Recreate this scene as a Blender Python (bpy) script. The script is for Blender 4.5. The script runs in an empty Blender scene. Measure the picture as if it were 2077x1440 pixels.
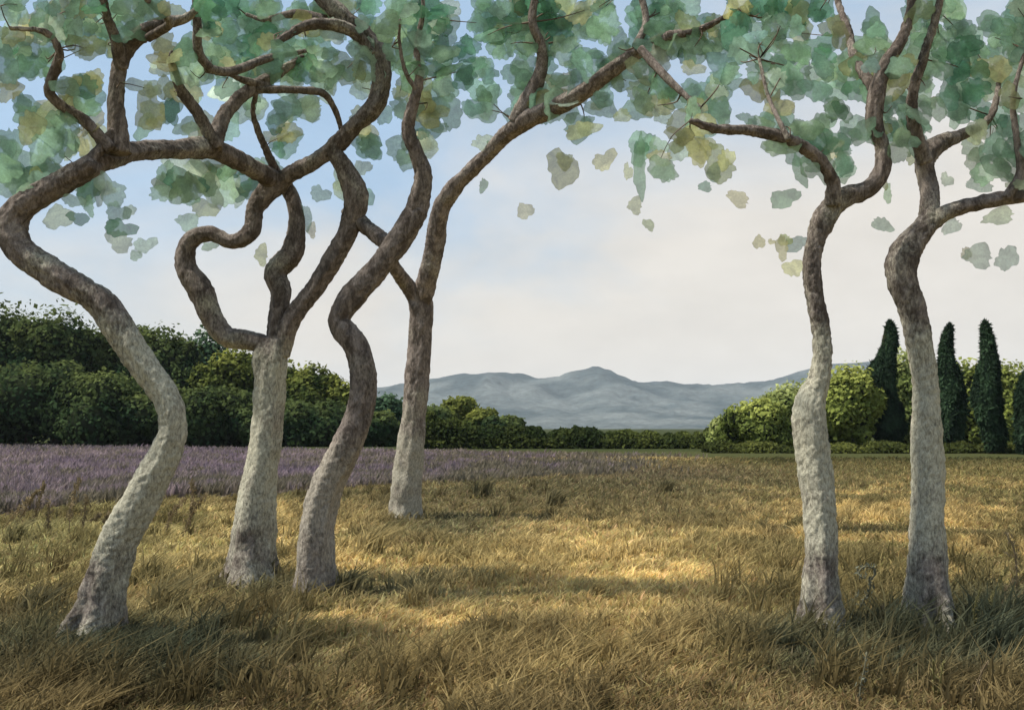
import bpy, math, random
import numpy as np
from mathutils import Vector, Matrix, noise

random.seed(7)
rng = np.random.default_rng(7)
S = bpy.context.scene
COL = S.collection

# ------------------------------------------------------------------ camera
F = 1799.0            # focal length in photograph pixels (photo 2077 x 1440)
CX, CY = 1038.5, 720.0
HOR = 868.0           # eye level row
EYE = 1.6
TH = math.atan((HOR - CY) / F)
cam_d = bpy.data.cameras.new('camera')
cam_d.sensor_width = 36.0
cam_d.lens = 36.0 * F / 2077.0
cam_d.clip_start = 0.05
cam_d.clip_end = 20000
cam = bpy.data.objects.new('camera', cam_d)
COL.objects.link(cam)
cam.location = (0, 0, EYE)
cam.rotation_euler = (math.pi / 2 + TH, 0, 0)
S.camera = cam

# ------------------------------------------------------------------ sky, sun, exposure
SUN_EL = math.radians(60)
SUN_AZ = math.radians(-92)      # measured from +Y (view direction) towards +X; negative = left
sun_dir = Vector((math.sin(SUN_AZ) * math.cos(SUN_EL), math.cos(SUN_AZ) * math.cos(SUN_EL), math.sin(SUN_EL)))
W = bpy.data.worlds.new('World')
S.world = W
W.use_nodes = True
nt = W.node_tree
nt.nodes.clear()


def N(tree, kind, **kw):
    n = tree.nodes.new(kind)
    for k, v in kw.items():
        setattr(n, k, v)
    return n


def setin(n, **kw):
    for k, v in kw.items():
        n.inputs[k.replace('_', ' ')].default_value = v
    return n


wo = N(nt, 'ShaderNodeOutputWorld')
bg = N(nt, 'ShaderNodeBackground')
bg.inputs['Strength'].default_value = 0.1
sky = N(nt, 'ShaderNodeTexSky')
sky.sky_type = 'NISHITA'
sky.sun_disc = False
sky.sun_elevation = SUN_EL
sky.sun_rotation = SUN_AZ
sky.air_density = 1.3
sky.dust_density = 2.0
sky.ozone_density = 2.0
tc = N(nt, 'ShaderNodeTexCoord')
sep = N(nt, 'ShaderNodeSeparateXYZ')
nt.links.new(tc.outputs['Generated'], sep.inputs[0])
mp = N(nt, 'ShaderNodeMapping')
mp.inputs['Scale'].default_value = (1.0, 1.0, 2.2)
mp.inputs['Location'].default_value = (0.35, 0.1, 0.2)
nt.links.new(tc.outputs['Generated'], mp.inputs[0])
n1 = N(nt, 'ShaderNodeTexNoise')
setin(n1, Scale=2.6, Detail=6.0, Roughness=0.55, Distortion=0.6)
nt.links.new(mp.outputs[0], n1.inputs['Vector'])
# cover = 1 at the horizon falling with elevation, thinner over the left, uneven
m1 = N(nt, 'ShaderNodeMath', operation='MULTIPLY_ADD')
nt.links.new(sep.outputs['Z'], m1.inputs[0]); m1.inputs[1].default_value = -2.15; m1.inputs[2].default_value = 0.95
m2 = N(nt, 'ShaderNodeMath', operation='MULTIPLY_ADD')
nt.links.new(sep.outputs['X'], m2.inputs[0]); m2.inputs[1].default_value = 0.50
nt.links.new(m1.outputs[0], m2.inputs[2])
m3 = N(nt, 'ShaderNodeMath', operation='MULTIPLY_ADD')
nt.links.new(n1.outputs['Fac'], m3.inputs[0]); m3.inputs[1].default_value = 1.0
nt.links.new(m2.outputs[0], m3.inputs[2])
cr = N(nt, 'ShaderNodeMapRange', interpolation_type='SMOOTHSTEP')
cr.inputs['From Min'].default_value = 0.56; cr.inputs['From Max'].default_value = 1.26
cr.inputs['To Min'].default_value = 0.12; cr.inputs['To Max'].default_value = 0.97
nt.links.new(m3.outputs[0], cr.inputs['Value'])
skyb = N(nt, 'ShaderNodeMix', data_type='RGBA')
skyb.inputs['Factor'].default_value = 0.7
nt.links.new(sky.outputs[0], skyb.inputs[6])
skyb.inputs[7].default_value = (2.5, 3.95, 5.6, 1)
mx = N(nt, 'ShaderNodeMix', data_type='RGBA')
nt.links.new(cr.outputs[0], mx.inputs['Factor'])
nt.links.new(skyb.outputs[2], mx.inputs[6])
mx.inputs[7].default_value = (5.45, 5.16, 4.70, 1)     # milky cloud veil
n2 = N(nt, 'ShaderNodeTexNoise')
setin(n2, Scale=9.0, Detail=8.0, Roughness=0.6)
nt.links.new(mp.outputs[0], n2.inputs['Vector'])
v2 = N(nt, 'ShaderNodeMapRange')
v2.inputs['From Min'].default_value = 0.3; v2.inputs['From Max'].default_value = 0.7
v2.inputs['To Min'].default_value = 0.95; v2.inputs['To Max'].default_value = 1.05
nt.links.new(n2.outputs['Fac'], v2.inputs['Value'])
vm = N(nt, 'ShaderNodeVectorMath', operation='SCALE')
nt.links.new(mx.outputs[2], vm.inputs[0])
nt.links.new(v2.outputs[0], vm.inputs['Scale'])
nt.links.new(vm.outputs[0], bg.inputs['Color'])
nt.links.new(bg.outputs[0], wo.inputs['Surface'])

sd = bpy.data.lights.new('sun', 'SUN')
sd.energy = 4.9
sd.angle = math.radians(4)
sd.color = (1.0, 0.93, 0.80)
so = bpy.data.objects.new('sun', sd)
COL.objects.link(so)
so.rotation_euler = sun_dir.to_track_quat('Z', 'Y').to_euler()
so.location = (-20, 10, 30)

S.view_settings.view_transform = 'Standard'
S.view_settings.look = 'None'
S.view_settings.gamma = 1.0
S.view_settings.exposure = 0.6
S.view_settings.use_curve_mapping = False
S.render.engine = 'CYCLES'
S.cycles.volume_bounces = 0
S.cycles.max_bounces = 6
S.cycles.transparent_max_bounces = 24

# ------------------------------------------------------------------ helpers


def at(px, py, Y):
    """the point of the place at depth Y seen at photograph pixel px, py"""
    zc = -(py - CY) / F
    xc = (px - CX) / F
    dy = math.cos(TH) - math.sin(TH) * zc
    dz = math.sin(TH) + math.cos(TH) * zc
    k = Y / dy
    return Vector((xc * k, Y, EYE + dz * k))


def gdepth(py):
    return EYE / -math.tan(TH + math.atan(-(py - CY) / F))


def project(x, y, z):
    z = z - EYE
    d = y * math.cos(TH) + z * math.sin(TH)
    u = -y * math.sin(TH) + z * math.cos(TH)
    return CX + F * x / d, CY - F * u / d


def vnoise(x, y, seed=0):
    x = np.asarray(x, float); y = np.asarray(y, float)
    xi = np.floor(x).astype(np.int64); yi = np.floor(y).astype(np.int64)
    xf = x - xi; yf = y - yi
    xf = xf * xf * (3 - 2 * xf); yf = yf * yf * (3 - 2 * yf)

    def h(a, b):
        v = (a * 374761393 + b * 668265263 + seed * 1274126177) & 0x7fffffff
        v = ((v ^ (v >> 13)) * 1274126177) & 0x7fffffff
        v = (v ^ (v >> 16)) & 0xffff
        return v / 65535.0
    return (h(xi, yi) * (1 - xf) + h(xi + 1, yi) * xf) * (1 - yf) + (h(xi, yi + 1) * (1 - xf) + h(xi + 1, yi + 1) * xf) * yf


def fbm(x, y, seed=0, o=4):
    s = 0; a = 0.5; t = 0
    for i in range(o):
        s = s + a * vnoise(x * 2 ** i, y * 2 ** i, seed + i * 17); t += a; a *= 0.55
    return s / t


def mesh_np(name, verts, faces, mats=(), col=None, smooth=False):
    """faces: (n,3) or (n,4) int array"""
    me = bpy.data.meshes.new(name)
    verts = np.asarray(verts, np.float32); faces = np.asarray(faces, np.int32)
    k = faces.shape[1]
    me.vertices.add(len(verts)); me.vertices.foreach_set('co', verts.ravel())
    me.loops.add(faces.size); me.loops.foreach_set('vertex_index', faces.ravel())
    me.polygons.add(len(faces))
    me.polygons.foreach_set('loop_start', np.arange(0, faces.size, k, dtype=np.int32))
    if smooth:
        me.polygons.foreach_set('use_smooth', np.ones(len(faces), bool))
    if col is not None:
        a = me.color_attributes.new('Col', 'FLOAT_COLOR', 'POINT')
        c = np.ones((len(verts), 4), np.float32); c[:, :3] = col
        a.data.foreach_set('color', c.ravel())
    for m in mats:
        me.materials.append(m)
    me.update(calc_edges=True)
    return me


def link(name, me, parent=None, loc=None):
    o = bpy.data.objects.new(name, me)
    COL.objects.link(o)
    if parent is not None:
        o.parent = parent
    if loc is not None:
        o.location = loc
    return o


def tag(o, label=None, cat=None, group=None, kind=None):
    if label: o['label'] = label
    if cat: o['category'] = cat
    if group: o['group'] = group
    if kind: o['kind'] = kind
    return o


def empty(name, loc):
    o = bpy.data.objects.new(name, None)
    o.empty_display_size = 0.3
    COL.objects.link(o)
    o.location = loc
    return o


def new_mat(name):
    m = bpy.data.materials.new(name)
    m.use_nodes = True
    m.node_tree.nodes.clear()
    return m, m.node_tree


def noise_node(t, src, scale, detail=4.0, rough=0.6, dist=0.0):
    n = N(t, 'ShaderNodeTexNoise')
    setin(n, Scale=scale, Detail=detail, Roughness=rough, Distortion=dist)
    t.links.new(src, n.inputs['Vector'])
    return n.outputs['Fac']


def rng_node(t, src, a, b, c, d, smooth=False):
    n = N(t, 'ShaderNodeMapRange', interpolation_type='SMOOTHSTEP' if smooth else 'LINEAR')
    n.inputs['From Min'].default_value = a; n.inputs['From Max'].default_value = b
    n.inputs['To Min'].default_value = c; n.inputs['To Max'].default_value = d
    t.links.new(src, n.inputs['Value'])
    return n.outputs[0]


def mixc(t, fac, a, b):
    n = N(t, 'ShaderNodeMix', data_type='RGBA')
    if isinstance(fac, float): n.inputs['Factor'].default_value = fac
    else: t.links.new(fac, n.inputs['Factor'])
    for i, v in ((6, a), (7, b)):
        if isinstance(v, tuple): n.inputs[i].default_value = v + (1,)
        else: t.links.new(v, n.inputs[i])
    return n.outputs[2]


def scalec(t, c, f):
    n = N(t, 'ShaderNodeVectorMath', operation='SCALE')
    t.links.new(c, n.inputs[0]); t.links.new(f, n.inputs['Scale'])
    return n.outputs[0]


# ------------------------------------------------------------------ materials
def bark_mat(name, dark, mid, pale, band):
    """mottled bark; pale lichen low on the trunk, thinning with height (object z, metres)"""
    m, t = new_mat(name)
    o = N(t, 'ShaderNodeOutputMaterial'); b = N(t, 'ShaderNodeBsdfPrincipled')
    b.inputs['Roughness'].default_value = 0.95
    b.inputs['Specular IOR Level'].default_value = 0.15
    tc = N(t, 'ShaderNodeTexCoord')
    mp = N(t, 'ShaderNodeMapping'); mp.inputs['Scale'].default_value = (1, 1, 0.45)
    t.links.new(tc.outputs['Object'], mp.inputs[0])
    fine = noise_node(t, mp.outputs[0], 46.0, 5.0, 0.8)
    mid_n = noise_node(t, mp.outputs[0], 9.0, 5.0, 0.65, 0.8)
    big = noise_node(t, tc.outputs['Object'], 2.6, 3.0, 0.5)
    c = mixc(t, rng_node(t, mid_n, 0.40, 0.62, 0, 1, True), dark, mid)
    sp = N(t, 'ShaderNodeSeparateXYZ'); t.links.new(tc.outputs['Object'], sp.inputs[0])
    up = rng_node(t, sp.outputs['Z'], band[0], band[1], -0.10, 0.24, True)
    dn = rng_node(t, sp.outputs['Z'], band[2], band[3], 0.0, -0.42, True)
    hs = N(t, 'ShaderNodeMath', operation='ADD'); t.links.new(up, hs.inputs[0]); t.links.new(dn, hs.inputs[1]); hz = hs.outputs[0]
    ad = N(t, 'ShaderNodeMath', operation='ADD'); t.links.new(hz, ad.inputs[0]); t.links.new(big, ad.inputs[1])
    ad2 = N(t, 'ShaderNodeMath', operation='MULTIPLY_ADD'); t.links.new(fine, ad2.inputs[0]); ad2.inputs[1].default_value = 0.55
    t.links.new(ad.outputs[0], ad2.inputs[2])
    pf = rng_node(t, ad2.outputs[0], 0.60, 1.08, 0, 0.88, True)
    c = mixc(t, pf, c, pale)
    c = scalec(t, c, rng_node(t, fine, 0.34, 0.66, 0.5, 1.45))
    t.links.new(c, b.inputs['Base Color'])
    bp = N(t, 'ShaderNodeBump'); bp.inputs['Strength'].default_value = 0.9; bp.inputs['Distance'].default_value = 0.025
    t.links.new(fine, bp.inputs['Height']); t.links.new(bp.outputs[0], b.inputs['Normal'])
    t.links.new(b.outputs[0], o.inputs[0])
    return m


M = {}
M['bark'] = bark_mat('mottled_bark', (0.095, 0.077, 0.066), (0.225, 0.19, 0.168), (0.46, 0.445, 0.35), (-0.5, 1.35, 1.7, 3.2))
M['bark_brown'] = bark_mat('mottled_brown_bark', (0.095, 0.077, 0.066), (0.225, 0.19, 0.168), (0.33, 0.30, 0.25), (-0.2, 0.6, 0.9, 2.0))
M['bark_far'] = bark_mat('mottled_bark_far_tree', (0.095, 0.077, 0.066), (0.225, 0.19, 0.168), (0.34, 0.32, 0.26), (-0.5, 0.3, 0.9, 2.6))


def leaf_mat(name, use_obj):
    m, t = new_mat(name)
    o = N(t, 'ShaderNodeOutputMaterial')
    if use_obj:
        oi = N(t, 'ShaderNodeObjectInfo'); base = oi.outputs['Color']
    else:
        ca = N(t, 'ShaderNodeAttribute'); ca.attribute_name = 'Col'; base = ca.outputs['Color']
    tc = N(t, 'ShaderNodeTexCoord')
    geo = N(t, 'ShaderNodeNewGeometry')
    mo = noise_node(t, geo.outputs['Position'], 7.0, 4.0, 0.6, 0.5)
    fi = noise_node(t, geo.outputs['Position'], 60.0, 4.0, 0.7)
    c = scalec(t, base, rng_node(t, mo, 0.3, 0.7, 0.62, 1.38))
    c = scalec(t, c, rng_node(t, fi, 0.3, 0.7, 0.82, 1.18))
    if use_obj:
        ea = N(t, 'ShaderNodeAttribute'); ea.attribute_name = 'edge'
        c = scalec(t, c, rng_node(t, ea.outputs['Fac'], 0.88, 1.0, 1.0, 0.78))
    d = N(t, 'ShaderNodeBsdfDiffuse'); tr = N(t, 'ShaderNodeBsdfTranslucent')
    t.links.new(c, d.inputs['Color']); t.links.new(c, tr.inputs['Color'])
    mx = N(t, 'ShaderNodeMixShader'); mx.inputs[0].default_value = 0.62 if use_obj else 0.35
    t.links.new(d.outputs[0], mx.inputs[1]); t.links.new(tr.outputs[0], mx.inputs[2])
    if use_obj:       # thin watery blades let some of what lies behind show through
        tp = N(t, 'ShaderNodeBsdfTransparent'); m2_ = N(t, 'ShaderNodeMixShader'); m2_.inputs[0].default_value = 0.27
        t.links.new(mx.outputs[0], m2_.inputs[1]); t.links.new(tp.outputs[0], m2_.inputs[2]); mx = m2_
    t.links.new(mx.outputs[0], o.inputs[0])
    return m


M['leaf'] = leaf_mat('thin_leaf', True)
M['foliage'] = leaf_mat('foliage_tint', False)


def attr_mat(name, rough=1.0, scale=14.0, lo=0.7, hi=1.3, bump=0.0, thin=False):
    m, t = new_mat(name)
    o = N(t, 'ShaderNodeOutputMaterial'); b = N(t, 'ShaderNodeBsdfDiffuse')
    ca = N(t, 'ShaderNodeAttribute'); ca.attribute_name = 'Col'
    geo = N(t, 'ShaderNodeNewGeometry')
    a = noise_node(t, geo.outputs['Position'], scale, 6.0, 0.7)
    c = scalec(t, ca.outputs['Color'], rng_node(t, a, 0.3, 0.7, lo, hi))
    t.links.new(c, b.inputs['Color'])
    if bump:
        bp = N(t, 'ShaderNodeBump'); bp.inputs['Strength'].default_value = 1.0; bp.inputs['Distance'].default_value = bump
        t.links.new(a, bp.inputs['Height']); t.links.new(bp.outputs[0], b.inputs['Normal'])
    if thin:
        tr = N(t, 'ShaderNodeBsdfTranslucent'); t.links.new(c, tr.inputs[0])
        mx = N(t, 'ShaderNodeMixShader'); mx.inputs[0].default_value = 0.4
        t.links.new(b.outputs[0], mx.inputs[1]); t.links.new(tr.outputs[0], mx.inputs[2]); b = mx
    t.links.new(b.outputs[0], o.inputs[0])
    return m


M['ground'] = attr_mat('dry_soil_and_thatch', scale=9.0, lo=0.6, hi=1.4, bump=0.03)
M['blade'] = attr_mat('grass_blade', scale=3.0, lo=0.75, hi=1.25, thin=True)
M['mountain'] = attr_mat('scrub_covered_rock', scale=0.05, lo=0.6, hi=1.4, bump=3.0)

def m_simple(name, c):
    m, t = new_mat(name)
    o = N(t, 'ShaderNodeOutputMaterial'); b = N(t, 'ShaderNodeBsdfDiffuse')
    geo = N(t, 'ShaderNodeNewGeometry')
    a = noise_node(t, geo.outputs['Position'], 4.0, 4.0, .6)
    t.links.new(mixc(t, a, tuple(x * .6 for x in c), tuple(x * 1.4 for x in c)), b.inputs[0]); t.links.new(b.outputs[0], o.inputs[0])
    return m


M['twig'] = m_simple('thin_twig', (0.12, 0.095, 0.075))

# ------------------------------------------------------------------ ground
def lav_far(px): return np.interp(px, [-800, 0, 1560], [900, 903, 930])
def lav_near(px): return np.interp(px, [-800, 0, 400, 800, 1200, 1600], [1060, 1045, 1012, 985, 968, 950])


def gz(x, y):
    """height of the ground"""
    x = np.asarray(x, float); y = np.asarray(y, float)
    return 0.10 * (fbm(x * 0.35, y * 0.35, 5, 3) - 0.5) * np.clip((y - 1) / 6, 0, 1) * np.exp(-y / 60)


C_GOLD = np.array((0.57, 0.44, 0.20)); C_ORNG = np.array((0.50, 0.375, 0.165))
C_OLIV = np.array((0.19, 0.16, 0.072)); C_BRWN = np.array((0.20, 0.152, 0.072))
C_DKGR = np.array((0.070, 0.085, 0.058)); C_LAV = np.array((0.15, 0.125, 0.115))  # C_DKGR: deep green grass, also the painted tree shade
C_PALE = np.array((0.33, 0.295, 0.14))


def lerp(a, b, f):
    f = np.clip(f, 0, 1)[..., None]
    return a * (1 - f) + b * f


def gcol(x, y):
    x = np.asarray(x, float); y = np.asarray(y, float)
    px, py = project(x, np.maximum(y, 0.5), 0.0)
    n1_ = fbm(x * 0.55 + y * 0.2, y * 0.5, 1, 4); n2_ = fbm(x * 1.7 - y * 0.5, y * 1.3, 9, 4); n3_ = fbm(x * 0.2, y * 0.16, 21, 3)
    st = fbm((x - y * 0.55) * 3.2, (x + y) * 0.45, 33, 4)          # tufts combed one way
    c = np.broadcast_to(C_GOLD, x.shape + (3,)).copy()
    c = lerp(c, C_ORNG, (px - 1350) / 500)
    c = lerp(c, C_PALE, (650 - px) / 500 * np.clip((1250 - py) / 120, 0, 1))
    c = lerp(c, C_OLIV, (n1_ - 0.42) * 4.5)
    c = lerp(c, C_OLIV, (st - 0.48) * 6.0)
    fg = np.clip((py - 1180) / 120, 0, 1)
    s2 = fbm((x - y * 0.45) * 5.5, (x + y) * 0.9, 37, 4)
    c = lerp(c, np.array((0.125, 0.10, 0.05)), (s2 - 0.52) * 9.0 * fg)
    # greener belt before the lavender, dark growth with painted tree shade low at the left, brown thatch nearest
    belt = np.exp(-((py - 1015) / 66) ** 2) * np.clip((px - 500) / 300, 0, 1) * np.clip((1650 - px) / 300, 0, 1)
    
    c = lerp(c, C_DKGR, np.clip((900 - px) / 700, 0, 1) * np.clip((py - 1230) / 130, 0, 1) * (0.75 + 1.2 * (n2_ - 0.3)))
    c = lerp(c, C_BRWN, np.clip((py - 1330) / 90, 0, 1) * (0.85 + 1.8 * (n2_ - 0.4)))
    c = lerp(c, C_BRWN, np.clip((n2_ - 0.56) * 5, 0, 0.8))
    c = lerp(c, np.array((0.17, 0.13, 0.095)), np.exp(-((py - 965) / 22) ** 2) * np.clip((px - 900) / 400, 0, 1) * np.clip((1900 - px) / 300, 0, 1) * .8)
    c = lerp(c, C_DKGR, np.clip((px - 1500) / 250, 0, 1) * np.exp(-((py - 1335) / 60) ** 2) * (0.45 + 1.5 * (n2_ - 0.4)))  # shade of the right hand trees put into the grass colour
    for (bx, by, rx, ry, s) in ((330, 1350, 240, 70, 1.2), (770, 1200, 180, 32, 1.5), (930, 1060, 130, 26, 1.4), (1790, 1318, 290, 50, 1.7), (2020, 1250, 90, 60, 1.1), (1650, 1290, 90, 26, 1.2), (1890, 1280, 110, 26, 1.3), (1180, 985, 500, 22, .5), (520, 1195, 110, 30, .8)):  # tree shadows painted as deeper green pools, mostly at the trunk feet
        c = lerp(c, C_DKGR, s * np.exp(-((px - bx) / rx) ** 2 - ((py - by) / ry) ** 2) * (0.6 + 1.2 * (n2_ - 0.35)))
    c = lerp(c, np.array((0.130, 0.112, 0.062)) * (.7 + .6 * n2_[..., None]), belt * .85)
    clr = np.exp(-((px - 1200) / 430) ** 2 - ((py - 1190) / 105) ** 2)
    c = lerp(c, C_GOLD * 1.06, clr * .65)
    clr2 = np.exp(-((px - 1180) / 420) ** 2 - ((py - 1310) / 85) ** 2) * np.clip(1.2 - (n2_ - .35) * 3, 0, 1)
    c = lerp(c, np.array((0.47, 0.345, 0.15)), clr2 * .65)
    inl = (py > lav_far(px)) & (py < lav_near(px) + 14 * (n1_ - .5)) & (px < 1600)
    c[inl] = lerp(c, C_LAV, np.clip((1150 - px) / 450, 0, 1) * .8)[inl]
    far = np.clip((950 - py) / 22, 0, 1) * np.clip((px - 1350) / 200, 0, 1)
    far = np.maximum(far, (py < lav_far(px)).astype(float))
    c = lerp(c, np.array((0.155, 0.135, 0.058)), np.clip((1010 - py) / 60, 0, .75) * np.clip((px - 1350) / 250, 0, 1))
    c = lerp(c, np.array((0.048, 0.052, 0.022)), far)
    return c


def grid(xs, ys, zf):
    X, Y = np.meshgrid(xs, ys)
    Z = zf(X, Y)
    v = np.stack([X, Y, Z], -1).reshape(-1, 3)
    nx = len(xs); ny = len(ys)
    i = np.arange((nx - 1) * (ny - 1)); r = i // (nx - 1); c = i % (nx - 1)
    a = r * nx + c
    return v, np.stack([a, a + 1, a + nx + 1, a + nx], -1)


xs = np.concatenate([-np.geomspace(6000, 16, 26), np.arange(-15.5, 15.6, 0.16), np.geomspace(16, 6000, 26)])
ys = np.concatenate([[-3000, -800, -200, -60, -20, -8], np.arange(-4, 26, 0.16), np.geomspace(26.3, 7000, 110)])
v, f = grid(xs, ys, gz)
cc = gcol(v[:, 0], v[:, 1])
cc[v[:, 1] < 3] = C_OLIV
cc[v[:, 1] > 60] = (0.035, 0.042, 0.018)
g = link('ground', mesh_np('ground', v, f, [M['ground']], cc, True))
tag(g, kind='structure', label='golden dry meadow ground stretching to the hills')

# ------------------------------------------------------------------ mountains
RP = np.array([(-900, 800), (0, 790), (500, 800), (760, 790), (860, 771), (900, 763), (1000, 756), (1050, 757), (1090, 769), (1130, 766), (1152, 756),
               (1180, 750), (1210, 744), (1240, 750), (1262, 766), (1290, 775), (1340, 777), (1400, 781), (1460, 780), (1500, 779), (1560, 771),
               (1600, 760), (1660, 742), (1760, 735), (1900, 750), (2200, 770), (3000, 800)], float)
MD = 2600.0


def mz(X, Y):
    px = CX + F * X / MD
    py = np.interp(px + 10 * (fbm(X * 0.01, X * 0 + 3, 3, 3) - .5), RP[:, 0], RP[:, 1])
    ridge = (HOR - py) / F * MD * math.cos(TH) + EYE
    t = (Y - MD) / 900.0
    bell = np.exp(-np.abs(t) ** 1.5 * 2.6)
    gul = fbm(X * 0.008, Y * 0.005, 40, 5) - 0.5
    spur = np.abs(fbm(X * 0.007 + 9, Y * 0.003, 60, 4) - 0.5)
    z = ridge * bell + (gul * 60 - spur * 120 + 18) * np.clip(np.abs(t) * 3.0, 0, 1) * bell + (fbm(X * 0.025, Y * 0.025, 8, 4) - .5) * 16
    return np.where(bell < 0.03, -6, z - 4 * (bell < 0.08))


v, f = grid(np.arange(-3400, 3400, 17.0), np.arange(1500, 4000, 22.0), mz)
n_ = fbm(v[:, 0] * 0.008, v[:, 1] * 0.008, 77, 4)
mc = lerp(np.array((0.045, 0.060, 0.065)), np.array((0.105, 0.12, 0.12)), (n_ - 0.35) * 3)
mo = link('mountain_range', mesh_np('mountain_range', v, f, [M['mountain']], mc, True))
tag(mo, kind='structure', label='hazy blue grey mountain ridge with a rounded summit')

# ------------------------------------------------------------------ tubes and trunks
def catmull(P, step):
    P = [np.array(p, float) for p in P]
    P = [2 * P[0] - P[1]] + P + [2 * P[-1] - P[-2]]
    out = []
    for i in range(1, len(P) - 2):
        n = max(2, int(np.linalg.norm(P[i + 1][:3] - P[i][:3]) / step))
        for k in range(n):
            t = k / n
            out.append(0.5 * (2 * P[i] + (P[i + 1] - P[i - 1]) * t + (2 * P[i - 1] - 5 * P[i] + 4 * P[i + 1] - P[i + 2]) * t * t
                              + (3 * P[i] - P[i - 1] - 3 * P[i + 1] + P[i + 2]) * t ** 3))
    out.append(P[-2])
    return np.array(out)


def tube(name, pts, parent, origin, mat, ns=26, step=0.03, flare=0.0, rough=1.0, seed=0):
    """pts: x y z r in world"""
    C = catmull(pts, step)
    n = len(C)
    T = np.gradient(C[:, :3], axis=0); T /= np.linalg.norm(T, axis=1)[:, None] + 1e-9
    ref = np.array((0.0, 1.0, 0.0))
    U = np.zeros((n, 3)); V = np.zeros((n, 3))
    for i in range(n):
        u = ref - T[i] * ref.dot(T[i])
        u /= np.linalg.norm(u) + 1e-9
        U[i] = u; V[i] = np.cross(T[i], u); ref = u
    verts = []
    for i in range(n):
        r0 = max(C[i, 3], 0.004)
        s = i * step
        for k in range(ns):
            a = 2 * math.pi * k / ns
            d = U[i] * math.cos(a) + V[i] * math.sin(a)
            p = C[i, :3] + d * r0
            q = Vector(p * 3.2) + Vector((seed, seed * 2.1, 0))
            q2 = Vector((q.x, q.y, q.z * .55))
            lump = noise.noise(q2 * 0.7) * 0.10 + noise.noise(q2) * 0.16 + noise.noise(q2 * 3.1) * 0.09 + (noise.noise(q * 8) * 0.009 + noise.noise(q * 19) * 0.006) / max(r0, .02) * rough
            # ropey sinews running up the stem
            rid = noise.noise(Vector((math.cos(a) * 1.9 + seed, math.sin(a) * 1.9, s * 0.5))) * 0.16
            rr = r0 * (1 + (lump + rid) * rough)
            if flare:
                h = max(0.0, C[i, 2]); fl = math.exp(-h / 0.26)
                lob = 0.5 + 0.5 * math.cos(a * 5 + seed + 1.5 * math.sin(a * 2 + seed))
                rr *= 1 + flare * fl * (0.15 + 0.85 * lob)
            verts.append(C[i, :3] + d * rr - origin)
    verts.append(C[0, :3] - origin); verts.append(C[-1, :3] + T[-1] * C[-1, 3] * 0.5 - origin)
    i = np.arange((n - 1) * ns); r = i // ns; k = i % ns
    a = r * ns + k; b = r * ns + (k + 1) % ns
    quads = np.stack([a, b, b + ns, a + ns], -1)
    kk = np.arange(ns); e = len(verts)
    cap0 = np.stack([kk * 0 + e - 2, (kk + 1) % ns, kk, kk], -1)
    capn = np.stack([kk * 0 + e - 1, (n - 1) * ns + kk, (n - 1) * ns + (kk + 1) % ns], -1)
    cap0 = cap0[:, :3]
    tri = np.concatenate([quads[:, [0, 1, 2]], quads[:, [0, 2, 3]], cap0, capn])
    me = mesh_np(name, np.array(verts), tri, [mat], None, True)
    return link(name, me, parent)


BR = []      # nodes of all branches, for the leaves: px, py, depth, tree index
TREES = []


def P3(pts, d0, d1):
    out = []; n = len(pts)
    for i, p in enumerate(pts):
        t = i / max(1, n - 1)
        d = p[3] if len(p) > 3 else d0 + (d1 - d0) * t
        q = at(p[0], p[1], d)
        out.append((q.x, q.y, q.z, p[2] * 0.43 * d / F))
    return out


def field_tree(name, label, trunk, d, limbs, mat, flare=0.5, seed=0):
    base = at(trunk[0][0], trunk[0][1], d)
    bz = float(gz(base.x, d))
    origin = np.array((base.x, d, bz))
    t = empty(name, tuple(origin))
    tag(t, label, 'tree', 'gnarled trees standing in the dry meadow')
    idx = len(TREES); TREES.append((t, origin, d))
    pts = P3(trunk, d, d)
    p0 = list(pts[0]); p0[2] = bz - 0.15
    pts = [tuple(p0)] + [p for p in pts if p[2] > bz + 0.02]
    tube('trunk', pts, t, origin, mat, 54, 0.02 * d / 8, flare, 1.0, seed)
    for p in trunk[3:]: BR.append((p[0], p[1], d, idx))
    for k, (l, d0, d1) in enumerate(limbs):
        q = P3(l, d0, d1)
        w = max(p[2] for p in l)
        tube('limb', q, t, origin, mat, 28 if w > 25 else 12, 0.024 if w > 25 else 0.03, 0, 1.0 if w > 25 else 0.7, seed + k * 3.7)
        for j, p in enumerate(l):
            BR.append((p[0], p[1], d0 + (d1 - d0) * j / (len(l) - 1), idx))
    return t


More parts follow.
